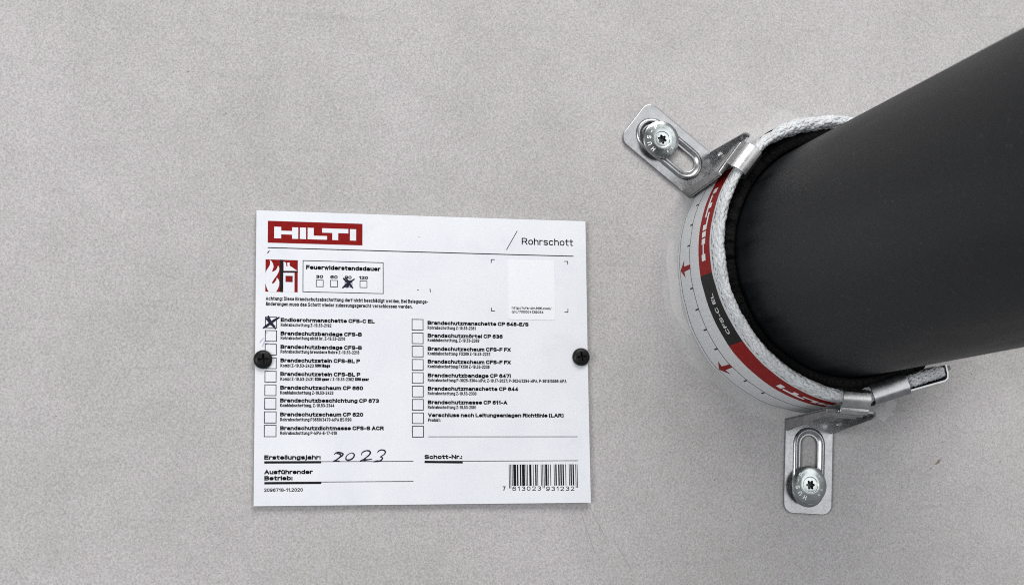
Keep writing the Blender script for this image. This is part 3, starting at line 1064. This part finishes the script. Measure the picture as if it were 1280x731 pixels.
RULES =  [(-67.69, 46.3, 66.73, 45.86, 0.42), (36.26, 48.12, 41.27, 56.71, 0.33), (0.95, -33.35, 67.14, -33.53, 0.3), (-0.73, -43.59, 67.12, -44.03, 0.3), (-0.73, -44.06, 15.88, -44.3, 1.0), (-44.7, -43.7, -5.54, -43.89, 0.3), (-68.36, -43.93, -44.7, -44.1, 1.0), (-44.64, -52.08, -5.55, -52.4, 0.3), (-68.25, -52.44, -44.63, -52.68, 1.0), (29.38, 43.63, 30.94, 43.67, 0.35), (29.38, 43.77, 29.37, 42.17, 0.35), (64.04, 43.72, 62.44, 43.67, 0.35), (64.04, 43.86, 64.02, 42.24, 0.35), (29.2, 21.05, 30.75, 21.08, 0.35), (29.2, 20.9, 29.22, 22.49, 0.35), (63.77, 21.14, 62.19, 21.12, 0.35), (63.77, 21.0, 63.8, 22.61, 0.35)]
TICK_BOXES =  [(-68.52, 11.92, -63.53, 16.79), (-68.52, 6.24, -63.53, 11.1), (-68.53, 0.5, -63.53, 5.36), (-68.53, -5.23, -63.53, -0.36), (-68.53, -10.87, -63.54, -6.01), (-68.53, -16.51, -63.54, -11.65), (-68.54, -22.13, -63.54, -17.27), (-68.59, -27.9, -63.41, -22.88), (-68.59, -33.57, -63.41, -28.49), (-6.01, 11.99, -0.89, 16.93), (-6.02, 6.17, -0.9, 11.1), (-6.02, 0.5, -0.91, 5.43), (-6.02, -5.23, -0.91, -0.3), (-6.02, -10.87, -0.92, -5.94), (-6.03, -16.64, -0.93, -11.71), (-6.03, -22.32, -0.94, -17.39), (-6.07, -28.0, -0.91, -23.13), (-6.07, -33.75, -0.92, -28.81)]
RATING_BOXES =  [(-47.23, 29.82, -43.99, 32.93), (-41.14, 29.85, -37.89, 32.96), (-34.95, 29.87, -31.69, 32.99), (-28.53, 29.87, -25.25, 33.0)]
RATING_FRAME =  [(-52.88, 27.45, -18.21, 41.13)]
LOGO =  [(-67.69, 57.67), (-27.35, 57.54), (-27.45, 48.15), (-67.71, 48.28)]
STICKER =  [(36.96, 43.6), (58.2, 43.64), (57.69, 17.54), (36.71, 17.42)]
PICTO =  [(-68.56, 41.09), (-54.96, 41.04), (-54.94, 27.36), (-68.5, 27.31)]
FLAME =  [(-66.84, 40.9), (-66.6, 39.85), (-66.7, 38.8), (-67.37, 37.49), (-68.16, 36.3), (-68.51, 35.24), (-68.65, 33.49), (-68.58, 31.16), (-68.14, 29.53), (-67.6, 28.15), (-67.02, 27.27), (-64.04, 27.33), (-63.36, 28.47), (-62.8, 29.88), (-62.66, 31.52), (-63.06, 32.68), (-63.76, 33.37), (-63.98, 32.43), (-64.54, 31.48), (-65.34, 30.76), (-65.8, 30.87), (-65.58, 31.69), (-64.79, 32.88), (-63.66, 34.54), (-62.87, 36.2), (-62.73, 37.37), (-63.25, 38.65), (-63.58, 37.58), (-64.26, 36.51), (-65.29, 35.9), (-65.86, 35.89), (-65.52, 36.72), (-65.13, 38.02), (-65.44, 39.41), (-66.14, 40.45)]
BAR =  [(-62.45, 41.09), (-61.09, 41.07), (-61.05, 27.3), (-62.38, 27.32)]
ROOF =  [(-60.96, 40.35), (-59.92, 39.79), (-59.79, 38.27), (-59.32, 38.28), (-59.39, 39.92), (-58.42, 39.94), (-58.4, 38.65), (-55.15, 36.5), (-60.92, 36.36)]
EAVE =  [(-61.03, 36.29), (-54.91, 36.29), (-54.91, 35.75), (-61.03, 35.68)]
HOUSE =  [(-61.03, 35.54), (-56.34, 35.58), (-56.3, 27.33), (-61.03, 27.28)]
WINDOW =  ([(-60.09, 34.27), (-57.09, 34.27), (-57.11, 31.64), (-60.11, 31.65)], [(-59.93, 34.11), (-57.48, 34.12), (-57.48, 31.78), (-59.92, 31.77)])
HAND =  [[(-39.23, -40.9), (-38.58, -40.17), (-37.39, -39.92), (-35.81, -40.4), (-35.67, -41.05), (-36.98, -42.09), (-38.3, -42.99), (-39.74, -43.64)], [(-38.31, -40.38), (-36.99, -40.65), (-36.46, -41.31), (-37.25, -42.09)], [(-39.74, -43.66), (-38.29, -43.57), (-36.97, -43.58)], [(-32.5, -40.28), (-33.95, -41.32), (-34.34, -42.5), (-33.81, -43.15), (-32.49, -43.03), (-31.17, -42.12), (-30.78, -40.95), (-31.45, -40.29), (-32.5, -40.28)], [(-27.73, -41.23), (-27.6, -40.31), (-26.41, -39.45), (-24.94, -39.27), (-24.01, -39.8), (-24.27, -40.85), (-25.47, -41.9), (-26.93, -42.94), (-28.38, -43.58)], [(-28.38, -43.63), (-26.92, -43.07), (-25.33, -43.08), (-23.2, -42.78)], [(-26.92, -43.38), (-24.8, -42.98)], [(-20.94, -40.21), (-20.28, -39.29), (-18.67, -38.96), (-17.6, -39.57), (-18.0, -40.75), (-19.87, -41.93)], [(-19.87, -41.93), (-18.8, -42.2), (-19.33, -43.25), (-21.07, -43.84), (-22.93, -43.88)], [(-22.67, -43.96), (-21.07, -43.58), (-20.0, -43.69)]]
CROSSES =  [[(-35.66, 33.9), (-33.25, 31.68), (-31.41, 29.6)], [(-30.72, 33.66), (-33.54, 31.61), (-35.99, 29.57)], [(-34.81, 33.0), (-32.12, 30.43)], [(-31.99, 32.92), (-34.94, 30.16)], [(-34.11, 33.58), (-33.25, 31.47), (-34.09, 29.68)], [(-68.39, 16.29), (-66.27, 14.14), (-64.02, 11.6)], [(-62.47, 16.64), (-65.66, 14.58), (-69.44, 11.77)], [(-67.23, 17.25), (-66.28, 14.76), (-65.15, 13.72)], [(-62.9, 16.38), (-66.27, 14.14), (-68.22, 12.23)], [(-67.65, 16.18), (-64.9, 12.91)], [(-68.59, 12.54), (-66.26, 13.7), (-64.28, 12.6)]]
SMUDGES =  [[(-68.18, 9.42), (-67.16, 11.31)], [(-70.78, 5.65), (-68.96, 7.85)], [(-69.53, 4.1), (-68.52, 6.61)], [(-68.51, 5.8), (-66.16, 5.33)], [(2.06, 30.34), (2.24, 28.6)], [(-3.57, 29.52), (-2.87, 29.4)], [(-2.84, 52.7), (-2.49, 52.6)], [(-67.87, 43.55), (-66.88, 44.95)]]
BARS =  ((36.14, -45.33), (66.81, -45.54), (66.66, -54.48), (36.05, -55.52))

HL = 1.75          # face of the plate off the wall
PW, PH = 72.5, 61.95


def lift(x, z):
    """the thin plate bows off the wall a little towards its right edge and lower corners"""
    return 0.8 * max(0, (x / PW)) ** 2 * (1 - 0.5 * (1 - abs(z) / PH)) + 0.25 * max(0, -z / PH) ** 2


def F(x, z, k=1):
    return P(x, z, HL + lift(x, z) + 0.035 * k)


nx_, nz_ = 24, 20
grid_t, grid_b = [], []
for i in range(nx_ + 1):
    x = -PW + 2 * PW * i / nx_
    grid_t.append([P(x, -PH + 2 * PH * j / nz_, HL + lift(x, -PH + 2 * PH * j / nz_)) for j in range(nz_ + 1)])
    grid_b.append([P(x, -PH + 2 * PH * j / nz_, HL - 1.0 + lift(x, -PH + 2 * PH * j / nz_)) for j in range(nz_ + 1)])
va, fa = sweep(grid_t)
vb, fb = sweep(grid_b)
nn_ = len(va)
faces = fa + [tuple(i + nn_ for i in f[::-1]) for f in fb]
m_ = nz_ + 1
edge = [j for j in range(m_)] + [i * m_ + nz_ for i in range(1, nx_ + 1)] + [nx_ * m_ + j for j in range(nz_ - 1, -1, -1)] + [i * m_ for i in range(nx_ - 1, 0, -1)]
for a, b in zip(edge, edge[1:] + edge[:1]):
    faces.append((a, b, b + nn_, a + nn_))
plate = mesh_obj('plate', va + vb, faces, M_PLATE, sign)


def poly(name, pts, mat, k=1):
    return mesh_obj(name, [F(x, z, k) for x, z in pts], [tuple(range(len(pts)))], mat, sign, fix=False)


def rects(name, rs, mat, k=1):
    vv_, ff_ = [], []
    for (x0, z0, x1, z1) in rs:
        o_ = len(vv_)
        vv_ += [F(x0, z0, k), F(x1, z0, k), F(x1, z1, k), F(x0, z1, k)]
        ff_.append((o_, o_ + 1, o_ + 2, o_ + 3))
    return mesh_obj(name, vv_, ff_, mat, sign, fix=False)


def frame_box(name, b, w, mat):
    x0, z0, x1, z1 = b
    return rects(name, [(x0, z0, x1, z0 + w), (x0, z1 - w, x1, z1), (x0, z0 + w, x0 + w, z1 - w), (x1 - w, z0 + w, x1, z1 - w)], mat)


# logo
lx0, lz1 = LOGO[0]
lx1 = LOGO[1][0]
lz0 = (LOGO[2][1] + LOGO[3][1]) / 2
lz1 = (LOGO[0][1] + LOGO[1][1]) / 2
logo = rects('logo_field', [(lx0, lz0, lx1, lz1)], M_RED)
kx, kz = (lx1 - lx0) / 575, (lz1 - lz0) / 133
lm_ = rects('logo_letters', [(lx0 + a * kx, lz1 - d * kz, lx0 + c_ * kx, lz1 - b * kz) for a, b, c_, d in MARK], M_PLATE, 2)
# pictogram: flames, wall and house
def quad_avg(q):
    return ((q[0][0] + q[3][0]) / 2, (q[2][1] + q[3][1]) / 2, (q[1][0] + q[2][0]) / 2, (q[0][1] + q[1][1]) / 2)


rects('pictogram_field', [quad_avg(PICTO)], M_RED)
poly('flames', FLAME, M_PLATE, 2)
poly('house_roof', ROOF, M_PLATE, 2)
poly('house_wall', HOUSE, M_PLATE, 2)
poly('house_eave', EAVE, M_INK, 3)
poly('pictogram_bar', BAR, M_INK, 3)
poly('house_window', WINDOW[0], M_INK, 3)
poly('window_pane', WINDOW[1], M_RED, 4)
# ruled lines, boxes
for (x0, z0, x1, z1, w) in RULES:
    if abs(x1 - x0) > 20:
        z0 = z1 = (z0 + z1) / 2
    d = Vector((x1 - x0, z1 - z0)).normalized() * (w / 2)
    n = max(1, int(abs(x1 - x0) / 8))
    rows = [[F(x0 + (x1 - x0) * i / n - d.y, z0 + (z1 - z0) * i / n + d.x), F(x0 + (x1 - x0) * i / n + d.y, z0 + (z1 - z0) * i / n - d.x)] for i in range(n + 1)]
    vv, ff = sweep(rows)
    mesh_obj('printed_line', vv, ff, M_INK if w > .5 else M_GREYINK, sign, fix=False)
for b in TICK_BOXES:
    frame_box('tick_box', b, 0.34, M_GREYINK)
for b in RATING_BOXES:
    frame_box('rating_box', b, 0.30, M_GREYINK)
frame_box('rating_frame', RATING_FRAME[0], 0.32, M_GREYINK)
# sticker
sx0, sz0, sx1, sz1 = quad_avg(STICKER)
pts = arc(sx1 - 1, sz1 - 1, 1, 0, 90, 4) + arc(sx0 + 1, sz1 - 1, 1, 90, 180, 4) + arc(sx0 + 1, sz0 + 1, 1, 180, 270, 4) + arc(sx1 - 1, sz0 + 1, 1, 270, 360, 4)
n = len(pts)
vv = [P(x, z, HL + lift(x, z) + 0.14) for x, z in pts] + [P(x, z, HL + lift(x, z) - .05) for x, z in pts]
st = mesh_obj('sticker', vv, [tuple(range(n))] + [(i, (i + 1) % n, n + (i + 1) % n, n + i) for i in range(n)], M_STICKER, sign)
# words
for (body, x, z, w, cap, style) in TEXTS:
    weight = {0: .155, 1: .205, 2: .285, 3: .27, 4: .165}[style]
    tv, tf = text2d(body, cap, w, weight, {4: 2.4, 3: .5, 2: .40, 1: .8, 0: .9}[style])
    on_sticker = body.startswith('http') or body.startswith('qrc')
    o = mesh_obj('printed_text', [F(x + a, z + b, 5 if on_sticker else 1) for a, b in tv], tf, M_INK, sign, fix=False)
# barcode
LC = {'0': '0001101', '1': '0011001', '2': '0010011', '3': '0111101', '4': '0100011', '5': '0110001', '6': '0101111', '7': '0111011', '8': '0110111', '9': '0001011'}
PAR = {'7': 'LGLGLG'}
code = '7613023931232'
bits = '101'
for d_, p_ in zip(code[1:7], PAR[code[0]]):
    s_ = LC[d_]
    bits += s_ if p_ == 'L' else ''.join('1' if c_ == '0' else '0' for c_ in s_)[::-1]
bits += '01010'
for d_ in code[7:]:
    bits += ''.join('1' if c_ == '0' else '0' for c_ in LC[d_])
bits += '101'
bx0, bz1 = BARS[0]
bx1 = BARS[1][0]
bz0, bzg = BARS[2][1], BARS[3][1]
mw = (bx1 - bx0) / 95
i = 0
while i < 95:
    if bits[i] == '1':
        j = i
        while j < 95 and bits[j] == '1':
            j += 1
        guard = i < 3 or i > 91 or 45 <= i < 50
        rects('barcode_bar', [(bx0 + i * mw, bzg if guard else bz0, bx0 + j * mw, bz1)], M_INK)
        i = j
    else:
        i += 1
# handwriting
for i, st_ in enumerate(HAND):
    q = smooth_path(st_, 5)
    vv, ff = ribbon(q, 0.62, 0, True, 0.15, i)
    vv = [F(v_[0] / S, v_[2] / S, 2.2 + .15 * (i % 3)) for v_ in vv]
    mesh_obj('handwritten_stroke', vv, ff, M_PEN, sign, fix=False)
for i, st_ in enumerate(CROSSES):
    q = smooth_path(st_, 4)
    vv, ff = ribbon(q, 1.0, 0, True, 0.25, 40 + i)
    vv = [F(v_[0] / S, v_[2] / S, 2.2 + .15 * (i % 6)) for v_ in vv]
    mesh_obj('pen_cross_stroke', vv, ff, M_PEN, sign, fix=False)
for i, st_ in enumerate(SMUDGES):
    q = smooth_path(st_, 4)
    vv, ff = ribbon(q, 0.5 if i < 4 else 0.35, 0, True, 0.3, 60 + i)
    vv = [F(v_[0] / S, v_[2] / S, 1.6) for v_ in vv]
    mesh_obj('pen_smudge', vv, ff, M_SMUDGE if i < 4 else M_GREYINK, sign, fix=False)


# ------------------------------------------------------------------ black cross-head screws through the plate
def cross_screw(label, x, z, turn, hb):
    root = empty('cross_head_screw', label, 'screw', 'black screws holding the label plate')
    N_ = 48

    def fr(a, b, h):
        return P(x + a, z + b, hb + h)
    ct, st_ = math.cos(turn), math.sin(turn)

    def cross_at(ang, arm, half):
        """radius of a cross outline with rounded arms in one direction"""
        a = abs(math.cos(ang)), abs(math.sin(ang))
        big, small = max(a), min(a)
        r1 = arm / big
        r2 = half / small if small > 1e-6 else 1e9
        return min(r1, max(r2, half * 1.35))
    angs = [2 * math.pi * i / N_ for i in range(N_)]
    circ = lambda r: [(r * math.cos(a + turn), r * math.sin(a + turn)) for a in angs]
    cr = lambda arm, half: [(cross_at(a, arm, half) * math.cos(a + turn), cross_at(a, arm, half) * math.sin(a + turn)) for a in angs]
    rows_ = [[fr(a, b, h) for a, b in circ(r)] for r, h in ((1.6, -1.5), (1.7, 0.0), (3.75, 0.0), (3.95, 0.35), (3.9, 0.9), (3.6, 1.45), (3.1, 1.85), (2.5, 2.05))]
    rows_.append([fr(a, b, 2.1) for a, b in cr(2.25, 0.42)])
    a, b = sweep(rows_, closed_v=True)
    mesh_obj('head', a, b, M_BLACK, root, smooth=True, flat_angle=40)
    rows_ = [[fr(a, b, 2.1) for a, b in cr(2.25, 0.42)], [fr(a, b, 0.7) for a, b in cr(1.5, 0.32)], [fr(a, b, 0.5) for a, b in cr(.5, 0.2)]]
    a, b = sweep(rows_, closed_v=True)
    b.append(tuple(range(2 * N_, 3 * N_)))
    mesh_obj('cross_recess', a, b, M_BLACK, root)
    return root


cross_screw('black cross-head screw on the left edge of the label plate, over the tick boxes', -69.3, -1.3, math.radians(3), HL)
cross_screw('black cross-head screw on the right edge of the label plate', 69.3, 1.4, math.radians(8), HL + lift(69.3, 1.4))
